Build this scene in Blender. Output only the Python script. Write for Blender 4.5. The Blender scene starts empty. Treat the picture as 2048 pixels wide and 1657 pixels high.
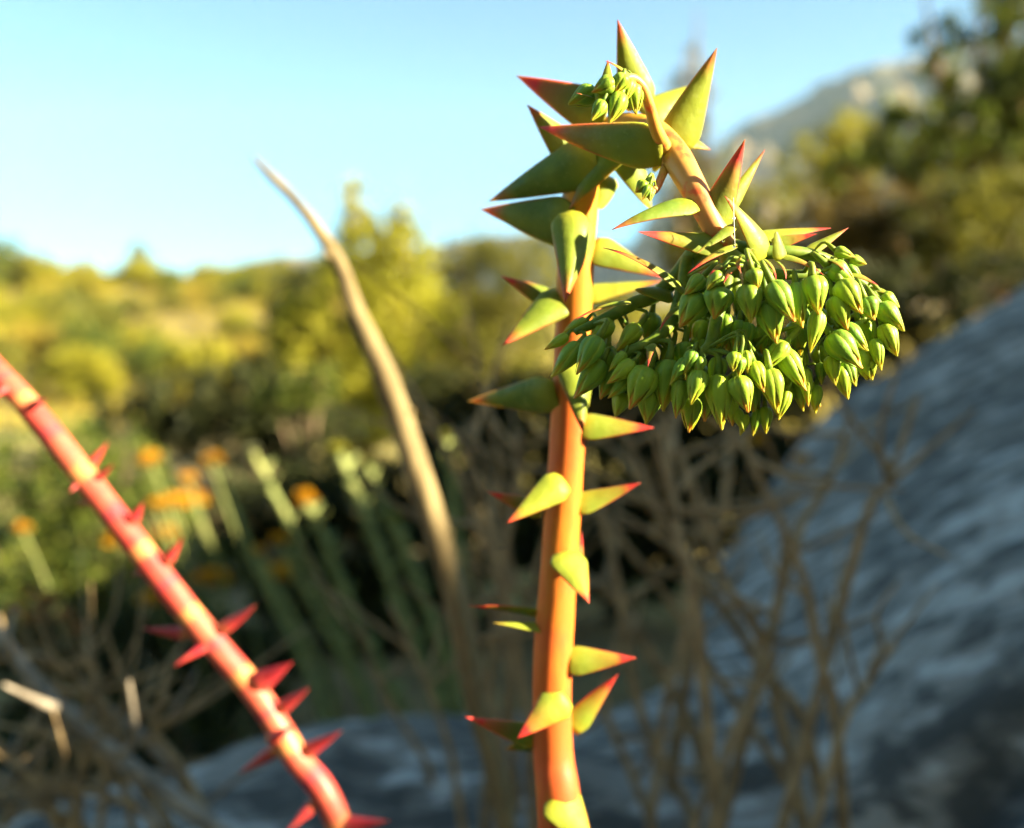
import bpy, math, random
import numpy as np
from mathutils import Vector, noise as mn

random.seed(7)
RNG = np.random.default_rng(7)
sc = bpy.context.scene
COL = sc.collection

# ---------------------------------------------------------------- camera
F = 1774.0                       # focal length in photo pixels (2048 wide)
CX, CY = 1024.0, 828.5
PITCH = math.atan((CY - 620.0) / F)
CAM = np.array([0.0, 0.0, 0.36])
FWD = np.array([0, math.cos(PITCH), -math.sin(PITCH)])
UPV = np.array([0, math.sin(PITCH), math.cos(PITCH)])
RGT = np.array([1.0, 0, 0])
D0 = 0.188                       # focus distance

def P(px, py, d):
    return CAM + d * (FWD + RGT * (px - CX) / F + UPV * (CY - py) / F)

def H(px, py, mm=0.0):           # photo point near the flower head, mm behind the focus plane
    return P(px, py, D0 + mm / 1000.0)

cam = bpy.data.cameras.new('camera')
cam.sensor_width = 36.0
cam.lens = 36.0 * F / 2048.0
cam.clip_start = 0.01
cam.clip_end = 20000
cam.dof.use_dof = True
cam.dof.focus_distance = D0
cam.dof.aperture_fstop = cam.lens / 4.6      # 4.6 mm entrance pupil, a phone's main lens
cam_ob = bpy.data.objects.new('camera', cam)
COL.objects.link(cam_ob)
cam_ob.location = CAM
cam_ob.rotation_euler = (math.pi / 2 - PITCH, 0, 0)
sc.camera = cam_ob

# ---------------------------------------------------------------- sky and sun
SUN_EL = math.radians(22)
SUN_AZ = math.radians(106)       # clockwise from +Y (the view direction)
SUN_DIR = Vector((math.sin(SUN_AZ) * math.cos(SUN_EL), math.cos(SUN_AZ) * math.cos(SUN_EL), math.sin(SUN_EL)))
w = bpy.data.worlds.new('World')
sc.world = w
w.use_nodes = True
nt = w.node_tree
bg = nt.nodes['Background']
sky = nt.nodes.new('ShaderNodeTexSky')
sky.sky_type = 'NISHITA'
sky.sun_disc = False
sky.sun_elevation = SUN_EL
sky.sun_rotation = SUN_AZ
sky.altitude = 0
sky.air_density = 0.55
sky.dust_density = 0.4
sky.ozone_density = 4.0
tint = nt.nodes.new('ShaderNodeMix'); tint.data_type = 'RGBA'; tint.blend_type = 'MULTIPLY'
tint.inputs[0].default_value = 1.0
tint.inputs[7].default_value = (.67, 1.06, .88, 1.0)      # the photograph's cyan sky
nt.links.new(sky.outputs[0], tint.inputs[6])
nt.links.new(tint.outputs[2], bg.inputs[0])
bg.inputs[1].default_value = 0.05

sun = bpy.data.lights.new('sun', 'SUN')
sun.energy = 5.0
sun.angle = math.radians(0.5)
sun.color = (1.0, 0.86, 0.55)
sun_ob = bpy.data.objects.new('sun', sun)
COL.objects.link(sun_ob)
sun_ob.rotation_euler = SUN_DIR.to_track_quat('Z', 'Y').to_euler()
sun_ob.location = (3, -1, 3)

sc.view_settings.view_transform = 'Standard'
sc.view_settings.look = 'None'
sc.view_settings.gamma = 1.0
sc.view_settings.exposure = 2.85
sc.view_settings.use_curve_mapping = False
sc.render.engine = 'CYCLES'
sc.cycles.use_denoising = True
sc.cycles.max_bounces = 10
sc.cycles.diffuse_bounces = 4
sc.cycles.transmission_bounces = 6
sc.cycles.sample_clamp_indirect = 6.0

# ---------------------------------------------------------------- material helpers
def new_mat(name):
    m = bpy.data.materials.new(name)
    m.use_nodes = True
    return m, m.node_tree, m.node_tree.nodes['Principled BSDF']

class N:
    def __init__(s, nt): s.nt = nt
    def add(s, t, **kw):
        n = s.nt.nodes.new(t)
        for k, v in kw.items(): setattr(n, k, v)
        return n
    def link(s, a, b): s.nt.links.new(a, b)
    def attr(s, name): return s.add('ShaderNodeAttribute', attribute_name=name).outputs['Fac']
    def noise(s, scale, detail=4, rough=.55, vec=None, stretch=None):
        n = s.add('ShaderNodeTexNoise')
        n.inputs['Scale'].default_value = scale
        n.inputs['Detail'].default_value = detail
        n.inputs['Roughness'].default_value = rough
        tc = s.add('ShaderNodeTexCoord').outputs['Object'] if vec is None else vec
        if stretch:
            mp = s.add('ShaderNodeMapping')
            mp.inputs['Scale'].default_value = stretch
            s.link(tc, mp.inputs[0]); tc = mp.outputs[0]
        s.link(tc, n.inputs['Vector'])
        return n.outputs['Fac']
    def rng(s, v, a, b, c=0., d=1., smooth=True):
        n = s.add('ShaderNodeMapRange')
        n.interpolation_type = 'SMOOTHSTEP' if smooth else 'LINEAR'
        for i, x in zip((1, 2, 3, 4), (a, b, c, d)): n.inputs[i].default_value = x
        s.link(v, n.inputs[0]); return n.outputs[0]
    def mix(s, f, a, b):
        n = s.add('ShaderNodeMix', data_type='RGBA')
        for sock, v in ((n.inputs[0], f), (n.inputs[6], a), (n.inputs[7], b)):
            if isinstance(v, (int, float)): sock.default_value = v
            elif isinstance(v, tuple): sock.default_value = (*v, 1.0)
            else: s.link(v, sock)
        return n.outputs[2]
    def math(s, op, a, b=0.0):
        n = s.add('ShaderNodeMath', operation=op)
        for sock, v in zip(n.inputs, (a, b)):
            if isinstance(v, (int, float)): sock.default_value = v
            else: s.link(v, sock)
        n.use_clamp = op in ('ADD',)
        return n.outputs[0]
    def bump(s, h, strength, dist):
        n = s.add('ShaderNodeBump')
        n.inputs['Strength'].default_value = strength
        n.inputs['Distance'].default_value = dist
        s.link(h, n.inputs['Height']); return n.outputs[0]

def fleshy(bs, nn, color, weight=.3, scale=.0025, radius=(1., .7, .25), rough=.5, spec=.25):
    nn.link(color, bs.inputs['Base Color'])
    bs.inputs['Subsurface Weight'].default_value = weight
    bs.inputs['Subsurface Scale'].default_value = scale
    bs.inputs['Subsurface Radius'].default_value = radius
    bs.inputs['Roughness'].default_value = rough
    bs.inputs['Specular IOR Level'].default_value = spec

M = {}
# fleshy stem leaf: u runs base to tip, v across, red / pale are constants of each leaf; pale also paints in the glow of backlit leaves
m, t_, bs = new_mat('succulent_leaf'); n = N(t_)
u, v, red, pale = n.attr('u'), n.attr('v'), n.attr('red'), n.attr('pale')
nz = n.noise(420, 3); nz2 = n.noise(90, 3)
body = n.mix(n.rng(nz2, .3, .7), (.075, .135, .014), (.14, .205, .02))
body = n.mix(pale, body, (.30, .325, .03))
body = n.mix(n.rng(n.noise(700, 4, .7), .55, .75, 0, .35), body, (.30, .34, .10))
body = n.mix(n.rng(u, .0, .28, .5, 0), body, (.36, .31, .02))
tipm = n.rng(n.math('ADD', n.math('MULTIPLY', n.math('SUBTRACT', nz2, .5), .25), u), .66, .97)
edge = n.math('MULTIPLY', n.rng(n.math('ABSOLUTE', v), .80, 1.0), n.rng(u, .15, .65))
rm = n.math('MULTIPLY', n.math('ADD', tipm, n.math('MULTIPLY', edge, .9)), red)
blush = n.math('MULTIPLY', n.math('MULTIPLY', n.rng(u, .2, .9), n.rng(red, .8, 1.6)), .75)
colr = n.mix(n.math('ADD', rm, blush), body, (.48, .03, .028))
fleshy(bs, n, colr, .25, .0022)
n.link(n.bump(n.math('ADD', n.math('MULTIPLY', n.noise(170, 4, .6), .8), n.math('MULTIPLY', nz, .2)), .35, .0011), bs.inputs['Normal'])
n.link(n.rng(n.noise(260, 4, .7), .3, .7, .38, .68), bs.inputs['Roughness'])
M['leaf'] = m

m, t_, bs = new_mat('flower_stalk'); n = N(t_)
u = n.attr('u')
nz = n.noise(130, 4, stretch=(1, 1, .25)); nz2 = n.noise(45, 3)
c = n.mix(n.rng(u, .0, .45), (.52, .075, .03), (.58, .145, .018))
c = n.mix(n.rng(u, .5, .8), c, (.55, .27, .025))
c = n.mix(n.rng(nz2, .45, .7, 0, .55), c, (.50, .07, .03))
c = n.mix(n.rng(nz, .5, .75, 0, .35), c, (.62, .33, .035))
fleshy(bs, n, c, .35, .003, (1., .5, .2), .5, .25)
n.link(n.bump(n.noise(500, 4), .15, .0004), bs.inputs['Normal'])
M['stalk'] = m

m, t_, bs = new_mat('arching_stalk'); n = N(t_)
u = n.attr('u')
nz = n.noise(260, 4)
c = n.mix(n.rng(u, .25, .6), (.50, .30, .05), (.55, .27, .09))
c = n.mix(n.rng(u, .75, 1.), c, (.17, .23, .022))
c = n.mix(n.rng(nz, .48, .66, 0, .9), c, (.58, .09, .03))
fleshy(bs, n, c, .35, .0025, (1., .55, .2), .42, .4)
M['arch'] = m

m, t_, bs = new_mat('green_branchlet'); n = N(t_)
c = n.mix(n.rng(n.noise(300, 3), .35, .65), (.09, .16, .016), (.17, .23, .024))
fleshy(bs, n, c, .35, .002)
M['branchlet'] = m

m, t_, bs = new_mat('calyx'); n = N(t_)
u, v = n.attr('u'), n.attr('v')
oi = n.add('ShaderNodeObjectInfo').outputs['Random']
nz = n.noise(3.0, 3)
c = n.mix(n.rng(oi, 0, 1, smooth=False), (.13, .27, .028), (.29, .40, .024))
c = n.mix(n.rng(n.math('ABSOLUTE', v), .55, 1.0, 0, .6), c, (.36, .44, .03))
c = n.mix(n.rng(n.math('ABSOLUTE', v), .0, .12, .35, 0), c, (.28, .40, .03))
c = n.mix(n.rng(u, .62, .95, 0, .7), c, (.50, .48, .03))
c = n.mix(n.math('MULTIPLY', n.rng(u, .95, 1.0, 0, .6), n.rng(oi, .55, .8)), c, (.50, .20, .06))
fleshy(bs, n, c, .1, .001, (.7, .9, .2), .45, .3)
n.link(n.bump(n.noise(14, 4), .35, .00025), bs.inputs['Normal'])
M['calyx'] = m

m, t_, bs = new_mat('petal'); n = N(t_)
u, v = n.attr('u'), n.attr('v')
c = n.mix(n.rng(u, .5, .85), (.20, .28, .025), (.50, .40, .03))
c = n.mix(n.math('MULTIPLY', n.math('MULTIPLY', n.rng(v, .3, .9), n.rng(u, .6, .95)), n.rng(n.add('ShaderNodeObjectInfo').outputs['Random'], .3, .8)), c, (.70, .20, .04))
fleshy(bs, n, c, .4, .0012, (1., .8, .2), .45, .35)
M['petal'] = m

m, t_, bs = new_mat('pink_stalk'); n = N(t_)
u = n.attr('u')
wv = n.math('SINE', n.math('MULTIPLY', u, 62.0))
c = n.mix(n.rng(n.noise(60, 4), .35, .7), (.46, .05, .045), (.52, .12, .07))
c = n.mix(n.rng(wv, .72, 1.0, 0, .65), c, (.58, .28, .09))
c = n.mix(n.rng(wv, -1, -.85, .6, 0), c, (.35, .035, .06))
fleshy(bs, n, c, .3, .003, (1., .4, .25), .45, .35)
M['pink'] = m
m, t_, bs = new_mat('pink_leaf'); n = N(t_)
u = n.attr('u')
c = n.mix(n.rng(n.noise(120, 3), .3, .7), (.36, .02, .035), (.46, .055, .045))
c = n.mix(n.rng(u, .0, .25, .6, 0), c, (.60, .33, .10))
fleshy(bs, n, c, .3, .0025, (1., .4, .25), .45, .35)
M['pinkleaf'] = m

def simple_mat(name, c1, c2, scale, rough=.9, bump=.3, dist=.002, stretch=None):
    m, t_, bs = new_mat(name); n = N(t_)
    nz = n.noise(scale, 5, .6, stretch=stretch)
    c = n.mix(n.rng(nz, .3, .7), c1, c2)
    n.link(c, bs.inputs['Base Color'])
    bs.inputs['Roughness'].default_value = rough
    bs.inputs['Specular IOR Level'].default_value = .2
    n.link(n.bump(nz, bump, dist), bs.inputs['Normal'])
    M[name] = m
    return m
simple_mat('dry_stalk', (.13, .095, .048), (.26, .20, .105), 90, stretch=(1, 1, .25))
simple_mat('dry_twig', (.20, .135, .075), (.42, .30, .165), 70)
simple_mat('grey_twig', (.16, .135, .11), (.34, .29, .24), 60)
simple_mat('bark', (.10, .07, .045), (.22, .16, .10), 12, dist=.01)
simple_mat('warm_bark', (.24, .13, .06), (.40, .25, .12), 12, dist=.01)
simple_mat('green_stalk', (.13, .17, .06), (.27, .28, .10), 55)

def foliage_mat(name, dark, mid, light, transl=.35, rough=.6):
    m, t_, bs = new_mat(name); n = N(t_)
    cv = n.attr('cv')
    c = n.mix(n.rng(cv, 0, .5, smooth=False), dark, mid)
    c = n.mix(n.rng(cv, .5, 1., smooth=False), c, light)
    n.link(c, bs.inputs['Base Color'])
    bs.inputs['Roughness'].default_value = rough
    bs.inputs['Specular IOR Level'].default_value = .3
    tr = n.add('ShaderNodeBsdfTranslucent'); n.link(c, tr.inputs[0])
    mx = n.add('ShaderNodeMixShader'); mx.inputs[0].default_value = transl
    n.link(bs.outputs[0], mx.inputs[1]); n.link(tr.outputs[0], mx.inputs[2])
    n.link(mx.outputs[0], t_.nodes['Material Output'].inputs[0])
    M[name] = m
foliage_mat('f_yellow', (.16, .165, .012), (.31, .29, .022), (.44, .39, .035), .45)
foliage_mat('f_bright', (.20, .215, .018), (.38, .37, .035), (.52, .48, .05), .45)
foliage_mat('f_olive', (.07, .08, .012), (.15, .15, .02), (.26, .235, .03), .4)
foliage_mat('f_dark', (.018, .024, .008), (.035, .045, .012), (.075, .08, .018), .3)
foliage_mat('f_green', (.04, .065, .012), (.09, .125, .018), (.20, .22, .03), .4)
foliage_mat('f_brown', (.05, .04, .014), (.12, .09, .022), (.23, .16, .035), .35)
foliage_mat('f_gold', (.26, .20, .035), (.42, .33, .05), (.52, .42, .03), .4)
foliage_mat('f_grey', (.13, .14, .08), (.2, .21, .12), (.27, .27, .15), .4)
foliage_mat('f_flower', (.50, .20, .008), (.62, .31, .008), (.70, .43, .012), .4)
foliage_mat('f_dryflower', (.26, .10, .03), (.44, .20, .07), (.54, .32, .12), .4)

# ---------------------------------------------------------------- object helpers
def tag(o, label=None, cat=None, group=None, kind=None):
    if label: o['label'] = label
    if cat: o['category'] = cat
    if group: o['group'] = group
    if kind: o['kind'] = kind
    return o

def empty(name, loc):
    o = bpy.data.objects.new(name, None)
    o.empty_display_size = .02
    COL.objects.link(o)
    o.location = Vector(loc)
    return o

def add_mesh(name, me, mat, parent=None):
    o = bpy.data.objects.new(name, me)
    if mat is not None and not me.materials: me.materials.append(mat)
    COL.objects.link(o)
    if parent is not None:
        o.parent = parent
        if parent.parent is None: o.location = -parent.location
    return o

def mesh_np(name, verts, faces, attrs=None, smooth=True):
    me = bpy.data.meshes.new(name)
    verts = np.asarray(verts, dtype=np.float32)
    if isinstance(faces, np.ndarray):
        k = faces.shape[1]
        me.vertices.add(len(verts)); me.vertices.foreach_set('co', verts.ravel())
        me.loops.add(faces.size); me.loops.foreach_set('vertex_index', faces.ravel().astype(np.int32))
        me.polygons.add(len(faces))
        me.polygons.foreach_set('loop_start', np.arange(0, faces.size, k, dtype=np.int32))
        me.update(calc_edges=True)
    else:
        me.from_pydata(verts.tolist(), [], faces)
    if attrs:
        for k, a in attrs.items():
            at = me.attributes.new(k, 'FLOAT', 'POINT')
            at.data.foreach_set('value', np.asarray(a, dtype=np.float32))
    me.polygons.foreach_set('use_smooth', np.full(len(me.polygons), smooth))
    me.update()
    return me

def catmull(pts, n):
    pts = np.asarray(pts, float)
    k = len(pts)
    ext = np.vstack([2 * pts[0] - pts[1], pts, 2 * pts[-1] - pts[-2]])
    out = []
    for t in np.linspace(0, k - 1, n):
        i = min(int(t), k - 2); f = t - i
        p0, p1, p2, p3 = ext[i:i + 4]
        out.append(.5 * (2 * p1 + (p2 - p0) * f + (2 * p0 - 5 * p1 + 4 * p2 - p3) * f * f + (3 * p1 - p0 - 3 * p2 + p3) * f ** 3))
    return np.array(out)

def tube_geo(pts, radii, n=24, seg=10, wob=0.0, sub=True):
    """closed tapered tube through pts; returns verts, faces, u"""
    if sub:
        q = catmull(np.hstack([np.asarray(pts, float), np.asarray(radii, float)[:, None]]), n)
        c, r = q[:, :3], np.maximum(q[:, 3], 1e-6)
    else:
        c, r = np.asarray(pts, float), np.asarray(radii, float); n = len(c)
    tg = np.gradient(c, axis=0); tg /= np.linalg.norm(tg, axis=1)[:, None] + 1e-12
    ref = np.array([0, 0, 1.]) if abs(tg[0][2]) < .9 else np.array([0, 1., 0])
    a = np.cross(tg[0], ref); a /= np.linalg.norm(a)
    V, U = [], []
    for i in range(n):
        a = a - tg[i] * np.dot(a, tg[i]); a /= np.linalg.norm(a); b = np.cross(tg[i], a)
        for k in range(seg):
            th = 2 * math.pi * k / seg
            rr = r[i]
            if wob: rr *= 1 + wob * mn.noise(Vector(c[i] * 60 + np.array([k * .7, i * .13, 0])))
            V.append(c[i] + rr * (math.cos(th) * a + math.sin(th) * b)); U.append(i / (n - 1))
    Fc = [(i * seg + k, i * seg + (k + 1) % seg, (i + 1) * seg + (k + 1) % seg, (i + 1) * seg + k) for i in range(n - 1) for k in range(seg)]
    Fc.append(tuple(range(seg - 1, -1, -1))); Fc.append(tuple((n - 1) * seg + k for k in range(seg)))
    return V, Fc, U

def tube(name, pts, radii, mat, parent=None, n=24, seg=10, wob=0.0):
    V, Fc, U = tube_geo(pts, radii, n, seg, wob)
    return add_mesh(name, mesh_np(name, V, Fc, {'u': U}), M[mat], parent)

def multi_tube(name, specs, mat, parent=None, seg=6, n=8):
    V, Fc, U = [], [], []
    for pts, rad in specs:
        v, f, uu = tube_geo(pts, rad, n, seg)
        o = len(V); V += list(v); U += uu; Fc += [tuple(i + o for i in q) for q in f]
    return add_mesh(name, mesh_np(name, V, Fc, {'u': U}), M[mat], parent)

# ---------------------------------------------------------------- terrain
def smooth(a, b, x):
    t = min(max((x - a) / (b - a), 0.0), 1.0)
    return t * t * (3 - 2 * t)

def ground_z(x, y):
    """the dry slope beyond the rock: falls away, then climbs the far hillside"""
    d = math.hypot(x, max(y, 0.0))
    z = -.10 - .12 * smooth(.3, 1.2, d) - .25 * smooth(1., 3., d) - .45 * smooth(3, 12, d)
    left = smooth(14, -8, x)
    z += smooth(10, 52, d) * (2.2 * left + .9 * (1 - left)) if y > 0 else 0
    z -= smooth(58, 260, d) * 14
    if y < -1.0: z += min(1.05 * (-1.0 - y), 16.) * smooth(-1.0, -2.0, y)      # unseen bank added behind the viewpoint to block sky light
    z += mn.noise(Vector((x * .9, y * .9, 3.))) * .05 * smooth(.4, 3, d) + mn.noise(Vector((x * .16, y * .16, 8.))) * .35 * smooth(5, 25, d)
    return z

CREST = [(-1.2, .50), (-.45, .56), (-.25, .62), (-.1, .70), (.08, .72), (.17, .80), (.28, 1.16), (.53, 1.40), (.92, 1.62), (1.4, 1.75), (2.6, 1.9)]
def crest_y(x):
    for (x0, y0), (x1, y1) in zip(CREST, CREST[1:]):
        if x <= x1: return y0 + (y1 - y0) * max(0, (x - x0)) / (x1 - x0)
    return CREST[-1][1]

def rock_z(x, y, fine=True):
    z = .0 + .5 * max(0., (x - .17)) * smooth(.1, .4, x) - .10 * smooth(-.15, -.7, x)
    z += .10 * smooth(1.2, 2.2, x)
    z += .34 * smooth(1.35, 1.85, x) * smooth(-.16, -.02, y) * smooth(.24, .10, y)      # unseen shoulder added to the slab to shade the twigs
    q = Vector((x, y, 0))
    z += .05 * mn.noise(q * 1.7 + Vector((4, 1, 2)))
    # weathered bands running up the slab
    b = mn.noise(Vector((x * 2.2 - y * 3.4, (x + y) * 1.1, 5.)))
    z += .022 * b
    # one open crack stepping across the slab
    s = (y - .50) - .28 * (x - .30) + .05 * mn.noise(Vector((x * 5, y * 5, 1)))
    z += .030 * smooth(-.02, .02, s) - .035 * math.exp(-(s / .022) ** 2)
    if fine:
        z += .009 * mn.fractal(q * 9, .9, 2.1, 5) + .003 * mn.noise(q * 70)
    e = y - crest_y(x) + .05 * mn.noise(q * 4 + Vector((9, 9, 9)))
    z -= .9 * smooth(-.03, .45, e)
    z -= .5 * smooth(-.62, -1.15, x)
    return z

def support_z(x, y):
    return max(ground_z(x, y), rock_z(x, y, False) if -1.2 < x < 2.4 and -1. < y < 2.3 else -9)

# ground: polar sheet out to the horizon
rings = np.concatenate([[0.0], np.geomspace(.25, 1500, 104)])
NA = 144
V, Fq = [], []
for r in rings:
    for k in range(NA):
        th = 2 * math.pi * k / NA
        x, y = r * math.sin(th), r * math.cos(th)
        V.append((x, y, ground_z(x, y)))
for i in range(len(rings) - 1):
    for k in range(NA):
        Fq.append((i * NA + k, i * NA + (k + 1) % NA, (i + 1) * NA + (k + 1) % NA, (i + 1) * NA + k))
m, t_, bs = new_mat('dry_ground'); n = N(t_)
pos = n.add('ShaderNodeNewGeometry').outputs['Position']
a1 = n.noise(.35, 5, .6, vec=pos); a2 = n.noise(9, 6, .65, vec=pos)
c = n.mix(n.rng(a2, .3, .7), (.12, .085, .045), (.22, .165, .08))
c = n.mix(n.rng(a1, .42, .6), c, (.37, .31, .10))
c = n.mix(n.rng(n.noise(.8, 4, vec=pos), .52, .68, 0, .7), c, (.17, .17, .05))
n.link(c, bs.inputs['Base Color']); bs.inputs['Roughness'].default_value = .95
bs.inputs['Specular IOR Level'].default_value = .1
n.link(n.bump(a2, .6, .03), bs.inputs['Normal'])
g = add_mesh('ground', mesh_np('ground', V, np.array(Fq)), m)
tag(g, 'dry straw coloured slope beyond the grey rock', kind='structure')

# rock slab
XS = np.linspace(-1.15, 2.4, 300); YS = np.linspace(-1.1, 2.25, 300)
V = [(x, y, rock_z(x, y)) for y in YS for x in XS]
nx = len(XS)
Fq = [(j * nx + i, j * nx + i + 1, (j + 1) * nx + i + 1, (j + 1) * nx + i) for j in range(len(YS) - 1) for i in range(nx - 1)]
m, t_, bs = new_mat('rock'); n = N(t_)
pos = n.add('ShaderNodeNewGeometry').outputs['Position']
r1 = n.noise(7, 8, .65, vec=pos); r2 = n.noise(60, 6, .7, vec=pos)
mp = n.add('ShaderNodeMapping'); mp.inputs['Rotation'].default_value = (0, 0, .9); mp.inputs['Scale'].default_value = (2.2, 9, 3)
n.link(pos, mp.inputs[0])
r3 = n.noise(1.6, 6, .6, vec=mp.outputs[0])
c = n.mix(n.rng(r1, .3, .7), (.22, .205, .185), (.35, .33, .30))
c = n.mix(n.rng(r3, .44, .56, .0, .6), c, (.07, .07, .065))
c = n.mix(n.rng(r3, .60, .70, 0, .6), c, (.36, .35, .32))
c = n.mix(n.rng(n.noise(2.6, 5, .6, vec=pos), .52, .66, 0, .5), c, (.08, .08, .07))
c = n.mix(n.rng(r2, .58, .72, 0, .5), c, (.06, .06, .055))
mp2 = n.add('ShaderNodeMapping'); mp2.inputs['Rotation'].default_value = (0, 0, .75); mp2.inputs['Scale'].default_value = (1.0, 2.6, 1.5)
n.link(pos, mp2.inputs[0])
r4 = n.noise(17, 5, .6, vec=mp2.outputs[0])
c = n.mix(n.rng(r4, .42, .50, .85, 0), c, (.06, .062, .06))
c = n.mix(n.rng(r4, .55, .63, 0, .85), c, (.46, .455, .44))
n.link(c, bs.inputs['Base Color']); bs.inputs['Roughness'].default_value = .9
bs.inputs['Specular IOR Level'].default_value = .25
n.link(n.bump(n.math('ADD', n.math('MULTIPLY', r2, .5), n.math('MULTIPLY', r1, .5)), .7, .012), bs.inputs['Normal'])
rk = add_mesh('rock_slab', mesh_np('rock_slab', V, np.array(Fq)), m)
tag(rk, 'weathered grey rock slab sloping up in the shade', 'rock', kind='structure')

# ---------------------------------------------------------------- far hills
def hill(name, label, ridge, D, depth, seed, rug):
    """a hill whose crest follows photo points at distance D; the slope runs toward and away from the camera"""
    px = np.array([p[0] for p in ridge], float); py = np.array([p[1] for p in ridge], float)
    nu, nv = 170, 60
    V = []
    for j in range(nv + 1):
        s = j / nv * 1.5 - 1.0          # -1 front foot, 0 crest, .5 behind
        for i in range(nu):
            x = px[0] + (px[-1] - px[0]) * i / (nu - 1)
            top = P(x, float(np.interp(x, px, py)), D)
            fall = abs(s) ** 1.25
            q = np.array([top[0] * (1 + s * depth / D * .6), top[1] + s * depth, 0])
            nz = mn.ridged_multi_fractal(Vector((q[0] / (D * .11) + seed, q[1] / (D * .11), seed * .7)), .9, 2.1, 5, 1., 2.)
            z = -16 + (top[2] + 16) * (1 - fall) + (nz - 1.3) * rug * (.12 + min(1, abs(s) * 2.2)) * (1 - .5 * abs(s))
            V.append((q[0], q[1], max(z, -18)))
    Fq = [(j * nu + i, j * nu + i + 1, (j + 1) * nu + i + 1, (j + 1) * nu + i) for j in range(nv) for i in range(nu - 1)]
    o = add_mesh(name, mesh_np(name, V, np.array(Fq)), M['hillside'])
    tag(o, label, kind='structure')
    return o
m, t_, bs = new_mat('hillside'); n = N(t_)
pos = n.add('ShaderNodeNewGeometry').outputs['Position']
h1 = n.noise(.012, 6, .6, vec=pos); h2 = n.noise(.07, 5, .7, vec=pos)
c = n.mix(n.rng(h1, .42, .6), (.10, .09, .055), (.21, .155, .095))
c = n.mix(n.rng(h2, .5, .66, 0, .8), c, (.04, .05, .03))
n.link(c, bs.inputs['Base Color']); bs.inputs['Roughness'].default_value = 1.
bs.inputs['Specular IOR Level'].default_value = .05
n.link(n.bump(h2, .8, 6.), bs.inputs['Normal'])
M['hillside'] = m
hill('mountain', 'tall scrubby mountain rising behind the dark tree',
     [(1180, 640), (1290, 450), (1380, 345), (1440, 288), (1500, 248), (1560, 222), (1620, 188), (1680, 158), (1750, 138), (1850, 118), (1950, 96), (2060, 92), (2200, 130), (2500, 260), (2900, 470)], 800, 420, 3.1, 62)
hill('hill', 'low pale brown hill on the skyline behind the two spired bush',
     [(150, 640), (330, 580), (400, 556), (440, 542), (500, 524), (560, 512), (620, 508), (690, 512), (770, 512), (850, 500), (920, 480), (980, 468), (1080, 462), (1180, 470), (1300, 500), (1500, 600)], 1050, 420, 8.4, 22)

# ---------------------------------------------------------------- shrubs and trees
def leaf_cloud(lobes, n, size, slim=.45, seed=0, clump=.16, shell=.55):
    """small leaf faces in clumps through the volume of ellipsoids; returns verts, faces, cv"""
    g = np.random.default_rng(seed)
    vol = np.array([l[1][0] * l[1][2] for l in lobes]); vol = vol / vol.sum()
    Vs, cvs = [], []
    for (c, r), f in zip(lobes, vol):
        c, r = np.asarray(c), np.asarray(r)
        k = max(8, int(n * f))
        nc = max(5, k // 26)
        d = g.normal(size=(nc, 3)); d /= np.linalg.norm(d, axis=1)[:, None]
        rad = shell + (1 - shell) * g.random(nc) ** .6
        rad *= g.uniform(.85, 1.22, nc)
        cc = c + d * rad[:, None] * r
        tone = g.random(nc)
        idx = g.integers(0, nc, k)
        p = cc[idx] + g.normal(size=(k, 3)) * (r.min() * clump * g.uniform(.5, 1.5, nc)[idx])[:, None]
        ax = d[idx] * .7 + g.normal(size=(k, 3)) * .7 + np.array([0, 0, .35])
        ax /= np.linalg.norm(ax, axis=1)[:, None]
        nr = g.normal(size=(k, 3)); nr -= ax * (nr * ax).sum(1)[:, None]; nr /= np.linalg.norm(nr, axis=1)[:, None]
        sd = np.cross(ax, nr)
        L = size * g.uniform(.6, 1.35, k)[:, None]
        v = np.stack([p, p + ax * L * .45 + sd * L * slim * .5 + nr * L * .06, p + ax * L, p + ax * L * .45 - sd * L * slim * .5 + nr * L * .06], 1)
        Vs.append(v.reshape(-1, 3))
        cvs.append(np.repeat(np.clip(tone[idx] * .7 + g.normal(.15, .15, k), 0, 1), 4))
    V = np.concatenate(Vs); cv = np.concatenate(cvs)
    return V, np.arange(len(V)).reshape(-1, 4), cv

def lobes_px(lobes, d):
    out = []
    for l in lobes:
        px, py, rx, ry = l[:4]
        dd = d + (l[4] if len(l) > 4 else 0)
        out.append((P(px, py, dd), np.array([rx * dd / F, min(rx, ry * 1.4) * dd / F * .9, ry * dd / F])))
    return out

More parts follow.
